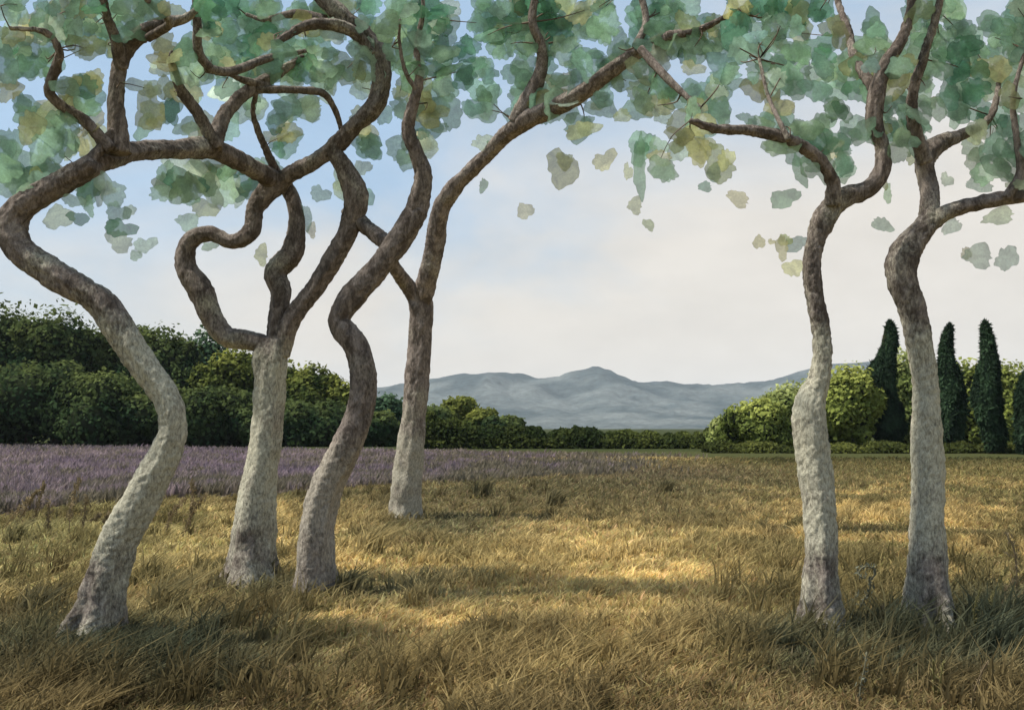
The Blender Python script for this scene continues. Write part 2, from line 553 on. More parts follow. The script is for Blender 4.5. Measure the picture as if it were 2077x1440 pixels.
D1 = gdepth(1312); D2 = gdepth(1185); D3 = gdepth(1212); D4 = gdepth(1052); D5 = gdepth(1285); D6 = gdepth(1278)
field_tree('gnarled_tree', 'leaning crooked tree at the far left whose trunk bends to the edge and arches back',
    [(185, 1312, 118), (205, 1240, 102), (225, 1150, 92), (245, 1090, 86), (292, 1005, 80), (330, 930, 72), (350, 870, 62), (338, 810, 62), (290, 740, 68),
     (240, 668, 68), (192, 606, 70), (115, 562, 70), (45, 512, 70), (24, 462, 64), (45, 420, 60), (110, 378, 54), (190, 335, 50)], D1, [
    ([(170, 345, 50), (230, 318, 48), (290, 305, 46), (360, 303, 46), (430, 303, 50), (500, 335, 44), (560, 368, 44)], D1, D2 - 0.1),
    ([(240, 312, 62), (238, 260, 48), (236, 190, 42), (246, 125, 40), (275, 80, 38), (325, 50, 30), (382, 35, 18), (420, -10, 10)], D1 + .2, D1 + .1),
    ([(246, 140, 30), (236, 85, 27), (216, 30, 22), (208, -30, 18), (215, -90, 12)], D1 + .15, D1 - .3),
    ([(225, 305, 34), (172, 245, 30), (125, 215, 23), (100, 185, 22), (113, 140, 21), (120, 100, 18), (90, 65, 14), (20, 58, 10)], D1 + .1, D1 - .4),
    ([(440, 300, 34), (402, 232, 28), (366, 180, 24), (350, 130, 18), (348, 105, 9)], D1 + 1.6, D1 + 1.0),
    ([(432, 300, 46), (452, 240, 32), (490, 196, 30), (530, 170, 32), (575, 142, 24), (615, 116, 14)], D1 + 1.6, D1 + 2.2),
    ([(520, 182, 20), (600, 183, 18), (655, 190, 17), (680, 225, 14), (692, 265, 12), (696, 300, 10)], D1 + 1.9, D2),
    ([(520, 186, 14), (514, 235, 13), (540, 305, 18), (562, 350, 26)], D1 + 1.9, D2 - .1),
    ([(300, 78, 20), (345, 48, 20), (318, 20, 18), (285, -15, 14)], D1 + .1, D1 - .2),
    ([(425, 140, 22), (402, 105, 22), (400, 50, 20), (395, -20, 16)], D1 + 1.2, D1 + .8),
    ([(620, 104, 10), (540, 120, 18), (470, 145, 22), (420, 140, 20)], D1 + 2.1, D1 + 1.2),
    ([(548, 178, 22), (500, 165, 18), (465, 152, 8)], D1 + 2.0, D1 + 1.6),
    ([(165, 345, 30), (205, 300, 26), (232, 270, 30)], D1, D1 + .15),
    ], M['bark'], 0.8, 1.3)
field_tree('gnarled_tree', 'pale trunked tree that forks into three winding limbs, second from the left',
    [(508, 1185, 100), (512, 1120, 92), (518, 1050, 88), (527, 980, 82), (540, 880, 70), (547, 790, 70), (550, 720, 76), (556, 690, 60)], D2, [
    ([(550, 702, 44), (505, 690, 46), (460, 682, 46), (430, 645, 50), (408, 590, 56), (378, 540, 50), (384, 492, 46), (425, 474, 36), (470, 490, 38), (508, 470, 42),
      (520, 420, 42), (552, 376, 52)], D2, D2 - 0.1),
    ([(560, 712, 50), (562, 650, 44), (570, 595, 44), (560, 552, 50), (592, 512, 50), (602, 460, 40), (596, 410, 36), (570, 362, 40)], D2, D2 + .1),
    ([(568, 720, 46), (592, 650, 46), (645, 575, 46), (690, 505, 48), (712, 450, 48), (722, 400, 58), (700, 345, 46), (676, 300, 36), (700, 268, 28), (740, 236, 44), (768, 195, 44),
      (772, 130, 46), (742, 75, 46), (690, 30, 42), (640, -20, 36), (600, -80, 26)], D2, D2 - .6),
    ([(560, 376, 50), (590, 352, 40), (640, 328, 40), (680, 298, 42), (715, 262, 36), (748, 230, 24)], D2 - .1, D2 - .35),
    ([(758, 110, 30), (720, 68, 30), (670, 50, 28), (615, 55, 24), (560, 88, 16)], D2 - .5, D2 - .9),
    ([(660, 40, 24), (600, 28, 22), (540, 40, 14), (500, 30, 8)], D2 - .5, D2 - .2),
    ([(706, 430, 36), (745, 462, 34), (780, 490, 36), (805, 500, 30)], D2, D3 + .1),
    ], M['bark'], 0.8, 4.1)
field_tree('gnarled_tree', 'slender kinked tree with an elbow bending left halfway up, in front of the lavender',
    [(640, 1212, 92), (640, 1130, 84), (645, 1060, 76), (662, 990, 72), (695, 920, 68), (728, 850, 60), (737, 785, 60), (727, 715, 60), (700, 672, 58), (690, 645, 52), (718, 600, 60), (768, 545, 56),
     (814, 482, 54), (848, 425, 50)], D3, [
    ([(845, 430, 50), (860, 360, 42), (845, 310, 34), (828, 262, 30), (838, 214, 24), (850, 165, 20), (846, 95, 14), (858, 20, 10), (850, -60, 8)], D3, D3 - .5),
    ([(846, 185, 14), (822, 145, 10), (810, 85, 8), (812, 40, 6)], D3 - .3, D3 - .6),
    ], M['bark_brown'], 0.35, 7.7)
field_tree('gnarled_tree', 'more distant straight tree whose long bough sweeps up right over the open sky',
    [(820, 1052, 66), (826, 970, 66), (838, 860, 58), (848, 750, 54), (855, 655, 56), (850, 600, 58)], D4, [
    ([(850, 615, 54), (868, 560, 52), (884, 490, 48), (894, 425, 42), (928, 372, 38), (978, 325, 34), (1015, 285, 36), (1050, 255, 42), (1110, 225, 46), (1170, 195, 42), (1230, 150, 38),
      (1300, 102, 32), (1355, 75, 24), (1420, 60, 16), (1500, 20, 10)], D4, D4 - 3.2),
    ([(850, 610, 44), (822, 572, 36), (803, 545, 30), (792, 515, 22)], D4, D4 - .8),
    ([(1045, 250, 40), (1075, 195, 42), (1098, 140, 28), (1098, 90, 24), (1080, 45, 22), (1090, -30, 16)], D4 - 1.6, D4 - 2.2),
    ([(1300, 100, 22), (1335, 140, 20), (1380, 185, 16), (1420, 220, 10)], D4 - 2.8, D4 - 3.4),
    ([(1290, 95, 20), (1310, 40, 18), (1290, -40, 14)], D4 - 2.7, D4 - 2.4),
    ], M['bark_far'], 0.35, 11.9)
field_tree('gnarled_tree', 'narrow wavy tree on the right with a swollen pale lower trunk',
    [(1668, 1285, 78), (1666, 1210, 72), (1668, 1120, 68), (1664, 1050, 68), (1658, 980, 74), (1648, 900, 78), (1642, 830, 72), (1660, 776, 48), (1669, 720, 42), (1664, 660, 42),
     (1652, 600, 42), (1646, 540, 42), (1654, 492, 46), (1668, 452, 58), (1690, 415, 52)], D5, [
    ([(1680, 430, 50), (1712, 400, 48), (1755, 386, 40), (1788, 350, 38), (1790, 300, 34), (1774, 252, 40), (1778, 200, 40), (1792, 140, 32), (1830, 80, 26), (1850, 0, 20), (1840, -80, 14)], D5, D5 - .2),
    ([(1690, 415, 44), (1688, 365, 34), (1656, 318, 30), (1602, 286, 30), (1530, 266, 27), (1455, 262, 22), (1400, 245, 12)], D5 - .05, D5 - .5),
    ([(1780, 190, 28), (1735, 120, 22), (1720, 60, 18), (1690, -20, 12)], D5 - .1, D5 + .5),
    ([(1600, 285, 14), (1560, 200, 10), (1540, 120, 8)], D5 - .5, D5 - .2),
    ], M['bark'], 0.7, 15.2)
field_tree('gnarled_tree', 'stout tree at the right with a bulging elbow and a bough leaving the frame',
    [(1886, 1278, 92), (1882, 1200, 84), (1880, 1090, 76), (1880, 980, 74), (1880, 880, 68), (1878, 780, 62), (1868, 700, 62), (1854, 630, 62), (1832, 565, 66), (1838, 512, 68),
     (1868, 470, 52), (1890, 440, 48)], D6, [
    ([(1884, 452, 46), (1886, 385, 46), (1876, 325, 46), (1905, 292, 40), (1955, 272, 26), (2010, 235, 16), (2030, 150, 10)], D6, D6 + .5),
    ([(1882, 458, 44), (1920, 432, 38), (1965, 418, 35), (2030, 404, 33), (2090, 395, 30), (2180, 360, 24), (2260, 290, 16)], D6, D6 - .3),
    ([(1878, 330, 40), (1858, 270, 34), (1850, 200, 28), (1872, 120, 22), (1900, 30, 18), (1920, -60, 12)], D6, D6 - .4),
    ([(2040, 404, 24), (2070, 350, 20), (2062, 280, 16), (2055, 200, 12), (2080, 100, 8)], D6 - .2, D6 - .3),
    ], M['bark'], 1.0, 19.4)

# ------------------------------------------------------------------ leaves
PAL = {'d': (0.115, 0.265, 0.165), 'g': (0.28, 0.44, 0.31), 'p': (0.50, 0.63, 0.48), 'y': (0.40, 0.42, 0.21), 'o': (0.62, 0.63, 0.37), 'b': (0.29, 0.46, 0.38)}
NV = 12
leaf_meshes = []
for i in range(NV):
    n = 36
    ph = [random.uniform(0, 6.28) for _ in range(6)]
    vs = [(0, 0.0, 0)]; ed = [0.0]
    for k in range(n):
        a = 2 * math.pi * k / n
        r = 1 + 0.16 * math.sin(2 * a + ph[0]) + 0.12 * math.sin(3 * a + ph[1]) + 0.07 * math.sin(5 * a + ph[2]) + 0.05 * math.sin(9 * a + ph[3])
        r += random.uniform(-0.09, 0.07) * (1.5 if math.sin(a + ph[4]) > 0 else .4)
        if i % 4 == 0: r *= 1 + 0.26 * math.exp(-((a - 1.57) / 0.5) ** 2)
        if i % 4 == 1: r *= 1 - 0.32 * math.exp(-((a - 4.0) / 0.42) ** 2)
        x, z = r * math.cos(a), r * math.sin(a)
        vs.append((x, 0.07 * (1 if i % 2 else -1) + 0.07 * x * z, z)); ed.append(1.0)
    fs = [(0, 1 + k, 1 + (k + 1) % n) for k in range(n)]
    me = mesh_np('leaf', vs, fs, [M['leaf']], None, True)
    at_ = me.attributes.new('edge', 'FLOAT', 'POINT'); at_.data.foreach_set('value', ed)
    leaf_meshes.append(me)

BRA = np.array(BR)
TW = []


def leaf_rot(tilt=0.55):
    return (Matrix.Rotation(random.gauss(0, tilt * 0.6), 4, 'Z') @ Matrix.Rotation(random.gauss(0, tilt * 0.6), 4, 'X'))


def jcol(c, j=0.22):
    k = random.uniform(1 - j * .8, 1 + j * .8)
    return (c[0] * k * random.uniform(.88, 1.12), c[1] * k, c[2] * k * random.uniform(.85, 1.15), 1)


def put_leaf(px, py, rx, ry, rot, colour, tree=None, depth=None, spread=0.35, tilt=0.42):
    dd = (BRA[:, 0] - px) ** 2 + (BRA[:, 1] - py) ** 2
    j = int(np.argmin(dd))
    if tree is None and depth is None:
        tree = int(BRA[j, 3]); depth = BRA[j, 2] + random.uniform(-.25 * spread, 1.6 * spread)
    t, org, d = TREES[tree]
    p = at(px, py, depth)
    o = bpy.data.objects.new('leaf', random.choice(leaf_meshes))
    COL.objects.link(o)
    o.parent = t
    k = depth / F
    o.location = p - Vector(org)
    R = leaf_rot(tilt) @ Matrix.Rotation(rot, 4, 'Y')
    o.rotation_euler = R.to_euler()
    o.scale = (rx * k, min(rx, ry) * k, ry * k)
    o.color = jcol(PAL[colour])
    if dd[j] < 190 ** 2 and py < 330 and random.random() < .16:
        TW.append((int(BRA[j, 3]), BRA[j], p, px, py))
    return o


ROWS = [
 "g.ggdgggy.ddgg.ggyg.gdg.ggddggg.ggg..gdddd....ggg..gg",
 "yyggggg...dggdgyy.ggggg.gdgdggg.ggygydggg y.g.ggg.ggg",
 "ggg.yg..ygggdgggg.gggggd.ggdg..ggygggggggd.gggggdgggg",
 "ggg.....yggygyggggyggggdg.gg.gggg...g.ggggggggggddyg.g",
 "y..gy..gyg.pg.p.p.p.yyg.g.ggygg.gg.gg.ygggggggg.gddg.gg",
 ".gyyg..gg...p.gp....gyg.g.ggg.g.gg.gg..y..g.gggggd.ggg",
 ".gggy..y.yyg..y...y..g.......g....yy..gggg.gggg..yggg",
 "g.ggy.........g...g.gp..........g.yy...gggg..gg..ggggg",
 "ggg......pgg.g..............y....g..y....gg.......g.ggg",
 "ggg.gp..pggpg....p.................................p.gg",
]
ROWS = [r.replace(' ', '.').ljust(53, '.')[:53] for r in ROWS]
for r, row in enumerate(ROWS):
    for c, ch in enumerate(row):
        if ch == '.': continue
        n = (5 if ch == 'd' else 4) if (r < 2 and ch in 'gd') else 3 if r < 4 else 2
        for k in range(n):
            cc_ = ch
            if random.random() < 0.30: cc_ = random.choice('dgpyb' if ch in 'gd' else 'gpo')
            j = 7 if k == 0 else 17
            s = random.uniform(26, 36) if k == 0 else random.uniform(14, 28)
            put_leaf(c * 40 + 20 + random.uniform(-j, j), r * 40 + 20 + random.uniform(-j, j), s * random.uniform(.85, 1.25), s * random.uniform(.75, 1.1),
                     random.uniform(0, 6.28), cc_)

# clusters and single leaves that still hang on the twigs: x, y, rx, ry, turn, colour
TWIG = []
HANG = [(150, 20, 22, 14, 0, 'd'), (172, 178, 26, 28, 0, 'd'), (190, 165, 24, 22, .3, 'y'), (150, 215, 26, 18, .4, 'y'), (62, 235, 30, 24, 0, 'g'), (98, 268, 34, 30, 0, 'd'),
        (60, 262, 24, 26, .5, 'y'), (110, 300, 28, 30, 0, 'g'), (20, 348, 28, 34, 0, 'g'), (60, 375, 34, 30, 0, 'd'), (20, 300, 22, 18, 0, 'b'), (48, 400, 30, 12, 0, 'g'),
        (178, 385, 26, 26, 0, 'd'), (200, 378, 16, 40, .2, 'p'), (150, 408, 22, 14, 0, 'p'), (118, 440, 28, 32, .3, 'p'), (160, 443, 24, 13, 0, 'd'), (180, 420, 14, 20, 0, 'g'),
        (240, 433, 26, 20, 0, 'g'), (262, 430, 16, 16, 0, 'p'), (245, 465, 32, 18, 0, 'd'), (225, 458, 16, 14, 0, 'g'), (243, 492, 28, 22, .3, 'p'), (296, 498, 22, 17, -.6, 'p'),
        (275, 518, 11, 13, 0, 'p'), (335, 350, 24, 22, 0, 'g'), (340, 378, 26, 26, 0, 'y'), (375, 368, 40, 28, .3, 'd'), (410, 345, 34, 16, 0, 'g'), (420, 380, 20, 18, 0, 'p'),
        (455, 372, 36, 16, .4, 'g'), (415, 425, 28, 20, .2, 'y'), (385, 405, 22, 14, 0, 'g'), (475, 345, 24, 20, 0, 'd'), (490, 395, 16, 26, .5, 'p'), (380, 452, 26, 18, .3, 'p'),
        (425, 500, 16, 10, 0, 'p'), (530, 518, 15, 21, 0, 'o'), (560, 250, 24, 22, .5, 'd'), (558, 275, 32, 14, 0, 'y'), (562, 290, 20, 16, 0, 'g'), (630, 225, 22, 26, 0, 'p'),
        (674, 168, 12, 26, 0, 'p'), (620, 440, 15, 26, 0, 'p'), (632, 468, 11, 15, 0, 'o'), (650, 395, 20, 16, 0, 'p'), (735, 340, 18, 17, 0, 'p'), (735, 400, 22, 26, 0, 'b'),
        (715, 450, 15, 18, 0, 'b'), (740, 290, 26, 18, -.4, 'b'), (778, 235, 18, 22, .4, 'g'), (862, 292, 22, 24, .5, 'p'), (820, 322, 17, 18, 0, 'g'), (885, 258, 26, 14, 0, 'b'),
        (875, 225, 32, 20, 0, 'y'), (985, 292, 32, 18, .1, 'p'), (1000, 300, 16, 18, 0, 'g'), (960, 222, 26, 18, -.3, 'g'), (990, 200, 26, 28, .3, 'g'), (1140, 165, 26, 16, 0, 'g'),
        (1110, 205, 40, 26, -.4, 'y'), (1222, 195, 17, 10, 0, 'g'), (1270, 165, 36, 26, 0, 'g'), (1190, 110, 30, 14, 0, 'g'), (1055, 245, 28, 14, -.4, 'y'),
        (1340, 170, 20, 36, -.6, 'g'), (1372, 205, 24, 34, -.7, 'g'), (1412, 218, 26, 26, 0, 'y'), (1380, 275, 30, 18, 0, 'y'), (1415, 300, 22, 30, 0, 'y'), (1336, 297, 20, 17, 0, 'g'),
        (1340, 322, 24, 17, 0, 'o'), (1500, 170, 30, 12, -.3, 'g'), (1465, 158, 32, 18, 0, 'g'), (1405, 140, 24, 15, 0, 'o'), (1560, 190, 20, 30, 0, 'y'), (1575, 160, 22, 20, 0, 'p'),
        (1517, 243, 22, 15, 0, 'g'), (1556, 240, 19, 14, .6, 'g'), (1692, 215, 21, 18, .4, 'g'), (1638, 262, 36, 20, -.2, 'g'), (1680, 290, 40, 28, 0, 'd'), (1722, 275, 24, 22, 0, 'g'),
        (1712, 335, 18, 26, 0, 'g'), (1622, 347, 16, 32, -.2, 'g'), (1780, 278, 22, 18, 0, 'g'), (1835, 270, 30, 30, 0, 'g'), (1800, 395, 10, 18, 0, 'g'),
        (1790, 360, 14, 28, 0, 'y'), (1920, 366, 14, 14, 0, 'p'), (1985, 375, 36, 15, 0, 'p'), (1975, 330, 22, 26, 0, 'p'), (2002, 310, 22, 24, 0, 'g'), (2050, 340, 30, 32, 0, 'g'),
        (1945, 225, 30, 26, 0, 'd'), (1925, 190, 26, 34, 0, 'd'), (2000, 245, 22, 20, 0, 'd'), (2040, 240, 26, 30, 0, 'g'), (1940, 100, 50, 22, 0, 'd'), (1960, 90, 34, 26, 0, 'd'),
        (1930, 460, 24, 13, -.6, 'p'), (2025, 440, 34, 16, -.2, 'p'), (1985, 520, 36, 24, 0, 'p'), (2042, 526, 26, 26, 0, 'p'), (1960, 515, 13, 14, 0, 'o'), (1842, 235, 26, 22, 0, 'g'),
        (1615, 495, 24, 18, -.2, 'b'), (1586, 505, 13, 28, .2, 'o'), (1592, 487, 18, 12, -.6, 'y'), (1610, 545, 24, 20, -.7, 'o'), (1540, 491, 12, 17, .5, 'o'), (1565, 491, 7, 6, 0, 'o'),
        (1298, 340, 15, 58, 0, 'g'), (1300, 300, 15, 16, 0, 'd'), (1274, 350, 9, 18, 0, 'o')]
for h in HANG:
    put_leaf(*h, spread=0.25, tilt=0.3)
print('LEAVES', len([o for o in bpy.data.objects if o.name.startswith('leaf')]))

# fine twigs from the limbs to the leaves: one mesh for each tree
for ti, (t, org, d) in enumerate(TREES):
    V_, F_ = [], []; off = 0
    for (k_, b, p, px, py) in TW:
        if k_ != ti: continue
        q0 = at(b[0], b[1], b[2]); mid = (q0 + p) * .5 + Vector((random.gauss(0, .05), random.gauss(0, .08), random.gauss(0, .06) - .03))
        C = catmull([tuple(q0), tuple(mid), tuple(p)], .07)
        for i_, c_ in enumerate(C):
            r_ = .008 * (1 - .75 * i_ / len(C)) * d / 8
            for a_ in (0, 2.1, 4.2):
                V_.append((c_[0] + math.cos(a_) * r_ - org[0], c_[1] - org[1] + r_ * .5 * math.sin(a_ * 2), c_[2] + math.sin(a_) * r_ - org[2]))
            if i_:
                o_ = off + (i_ - 1) * 3
                F_ += [(o_ + j_, o_ + (j_ + 1) % 3, o_ + (j_ + 1) % 3 + 3, o_ + j_ + 3) for j_ in range(3)]
        off += len(C) * 3
    if V_:
        link('twigs', mesh_np('twigs', V_, F_, [M['twig']]), t)['kind'] = 'stuff'

# leaves let go by the trees, each on its own in the open sky
FALL = [(1065, 428, 16, 19, 0, 'o', 'pale yellow green two lobed leaf alone in the open sky at the centre'),
        (980, 377, 9, 16, 0, 'g', 'small dark green leaf hanging alone just below the long bough'),
        (1180, 264, 36, 19, 0, 'o', 'large kidney shaped olive yellow leaf below the sweeping bough'),
        (1262, 235, 21, 13, -.3, 'o', 'olive oval leaf floating just under the bough, above the slanting one'),
        (1228, 326, 25, 19, -.8, 'o', 'slanting olive leaf with a pointed tip beside the long green strip leaf'),
        (1288, 418, 17, 17, 0, 'o', 'roundish pale yellow leaf right below the long green strip leaf'),
        (1316, 456, 11, 13, -.3, 'o', 'lowest small yellow green leaf in the falling group at centre right'),
        (1448, 350, 19, 19, .4, 'g', 'blue green leaf above a smaller one in the gap between the tree groups'),
        (1430, 379, 16, 10, 0, 'g', 'small flat green leaf directly beneath the larger blue green one'),
        (1497, 403, 28, 14, .6, 'o', 'pale yellow crescent leaf drifting left of the right trees'),
        (1592, 402, 32, 22, -.3, 'g', 'biggest single green leaf left of the first right trunk'),
        (1790, 456, 22, 15, .6, 'p', 'pale green leaf floating between the two right trunks')]
for (px, py, rx, ry, rot, c, lab) in FALL:
    depth = 7.6 if px > 1400 else 9.5
    o = link('falling_leaf', random.choice(leaf_meshes), None, at(px, py, depth))
    k = depth / F
    o.rotation_euler = (leaf_rot(0.25) @ Matrix.Rotation(rot, 4, 'Y')).to_euler()
    o.scale = (rx * k, min(rx, ry) * k, ry * k)
    o.color = jcol(PAL[c], .1)
    tag(o, lab, 'leaf', 'single leaves drifting down through the open sky')

# crowns going on above the frame: too many leaves to count, one mesh for each tree
proto = []
for me in leaf_meshes:
    a = np.zeros(len(me.vertices) * 3); me.vertices.foreach_get('co', a)
    b = np.zeros(len(me.polygons) * 3, np.int32); me.polygons.foreach_get('vertices', b)
    proto.append((a.reshape(-1, 3), b.reshape(-1, 3)))
for ti, (t, org, d) in enumerate(TREES):
    br = BRA[BRA[:, 3] == ti]
    up = br[br[:, 1] < 220]
    if not len(up): continue
    V_, F_, C_ = [], [], []; off = 0
    for k in range(24):
        b = up[random.randrange(len(up))]
        px = b[0] + random.gauss(0, 90); py = random.uniform(-230, -24); dep = b[2] + random.gauss(0, .55)
        p = at(px, py, dep)
        a, fc = random.choice(proto)
        s = random.uniform(.07, .14) * dep / 8
        R = np.array((leaf_rot(1.1) @ Matrix.Rotation(random.uniform(0, 6.28), 4, 'Y')).to_3x3())
        q = (a * s) @ R.T + np.array(p) - org
        V_.append(q); F_.append(fc + off); off += len(a)
        c = jcol(PAL[random.choice('ddggpy')]); C_.append(np.tile(c[:3], (len(a), 1)))
    o = link('foliage', mesh_np('foliage', np.concatenate(V_), np.concatenate(F_), [M['foliage']], np.concatenate(C_), True), t)
    o['kind'] = 'stuff'

# ------------------------------------------------------------------ background trees
def quads_mesh(name, P, Nn, size, col, elong, parent, mat):
    """one leaf clump face (2 triangles) at each point P facing Nn"""
    n = len(P)
    Nn = Nn / (np.linalg.norm(Nn, axis=1)[:, None] + 1e-9)
    r = rng.normal(size=(n, 3)); r[:, 2] *= elong
    U = r - Nn * (r * Nn).sum(1)[:, None]; U /= np.linalg.norm(U, axis=1)[:, None] + 1e-9
    V = np.cross(Nn, U)
    s = size * rng.uniform(.6, 1.4, n)[:, None]
    a = s * rng.uniform(.8, 1.3, (n, 1)) * (1.6 if elong > 2 else 1); b = s * rng.uniform(.5, 1.0, (n, 1)) * (.6 if elong > 2 else 1)
    vs = np.stack([P - U * a, P - V * b + U * a * .2, P + U * a + Nn * s * .2, P + V * b - U * a * .1], 1).reshape(-1, 3)
    fc = np.arange(n * 4).reshape(-1, 4)
    tri = np.concatenate([fc[:, [0, 1, 2]], fc[:, [0, 2, 3]]])
    return link(name, mesh_np(name, vs, tri, [mat], np.repeat(col, 4, axis=0)), parent)


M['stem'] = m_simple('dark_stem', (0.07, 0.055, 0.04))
M['core'] = m_simple('dark_core', (0.018, 0.024, 0.012))  # near black filler added inside crowns and hedges


def crown_tree(name, label, cat, group, px, top, half, dist, cols, n, size=.30, basepy=None, lobes=9, seed=0, squat=0.0):
    rs = np.random.default_rng(seed + 100)
    X = (px - CX) / F * dist; H = at(px, top, dist).z; R = half / F * dist
    t = empty(name, (X, dist, 0)); tag(t, label, cat, group)
    # stem
    tube('trunk', [(X, dist, -.2, .045 * H), (X + .1, dist, H * .25, .035 * H), (X - .1, dist, H * .55, .02 * H), (X, dist, H * .8, .008 * H)], t, np.array((X, dist, 0)), M['stem'], 8, .4, 0, .6, seed)
    # lobes of the crown
    L = [(0, 0, H * .52, R * .80, H * .46)]
    for k in range(lobes):
        a = rs.uniform(0, 6.28); rr = R * rs.uniform(.45, .95); z = H * rs.uniform(.14, .80)
        sh = 1 - .45 * max(0, z / H - .5) * 2
        s = R * rs.uniform(.26, .50)
        L.append((math.cos(a) * rr * sh, math.sin(a) * rr * sh * .8, min(z, H - s * .9), s, s * rs.uniform(.8, 1.05)))
    wts = np.array([l[3] * l[4] for l in L]); wts /= wts.sum()
    which = rs.choice(len(L), n, p=wts)
    Lr = np.array(L)[which]
    dvec = rs.normal(size=(n, 3)); dvec /= np.linalg.norm(dvec, axis=1)[:, None]
    rad = rs.uniform(.80, 1.03, n) + .09 * rs.normal(size=n)
    P = np.stack([Lr[:, 0] + dvec[:, 0] * Lr[:, 3] * rad, Lr[:, 1] + dvec[:, 1] * Lr[:, 3] * rad, Lr[:, 2] + dvec[:, 2] * Lr[:, 4] * rad], -1)
    keep = P[:, 2] > .1
    P = P[keep]; dv = dvec[keep]; wh = which[keep]
    Nn = dv * 1.0 + rs.normal(size=dv.shape) * .55 + np.array((0, 0, .25))
    cl = fbm(P[:, 0] * .7 + P[:, 1] * .3 + seed, P[:, 2] * .7, seed, 3)
    A, B, T = [np.array(c) for c in cols]
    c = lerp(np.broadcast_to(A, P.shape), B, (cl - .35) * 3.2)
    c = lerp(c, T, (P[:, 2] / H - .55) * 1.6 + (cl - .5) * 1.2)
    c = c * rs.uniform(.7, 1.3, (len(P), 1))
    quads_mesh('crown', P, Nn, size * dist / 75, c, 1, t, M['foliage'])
    # dark solid core added inside the crown to keep it opaque
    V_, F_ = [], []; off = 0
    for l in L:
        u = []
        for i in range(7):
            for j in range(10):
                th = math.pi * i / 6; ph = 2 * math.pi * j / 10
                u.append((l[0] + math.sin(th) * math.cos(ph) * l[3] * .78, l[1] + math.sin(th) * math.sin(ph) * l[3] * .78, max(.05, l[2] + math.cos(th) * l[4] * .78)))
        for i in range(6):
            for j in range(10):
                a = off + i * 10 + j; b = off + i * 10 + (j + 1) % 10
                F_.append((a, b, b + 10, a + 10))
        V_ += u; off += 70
    link('dark_core', mesh_np('dark_core', V_, F_, [M['core']]), t)
    return t


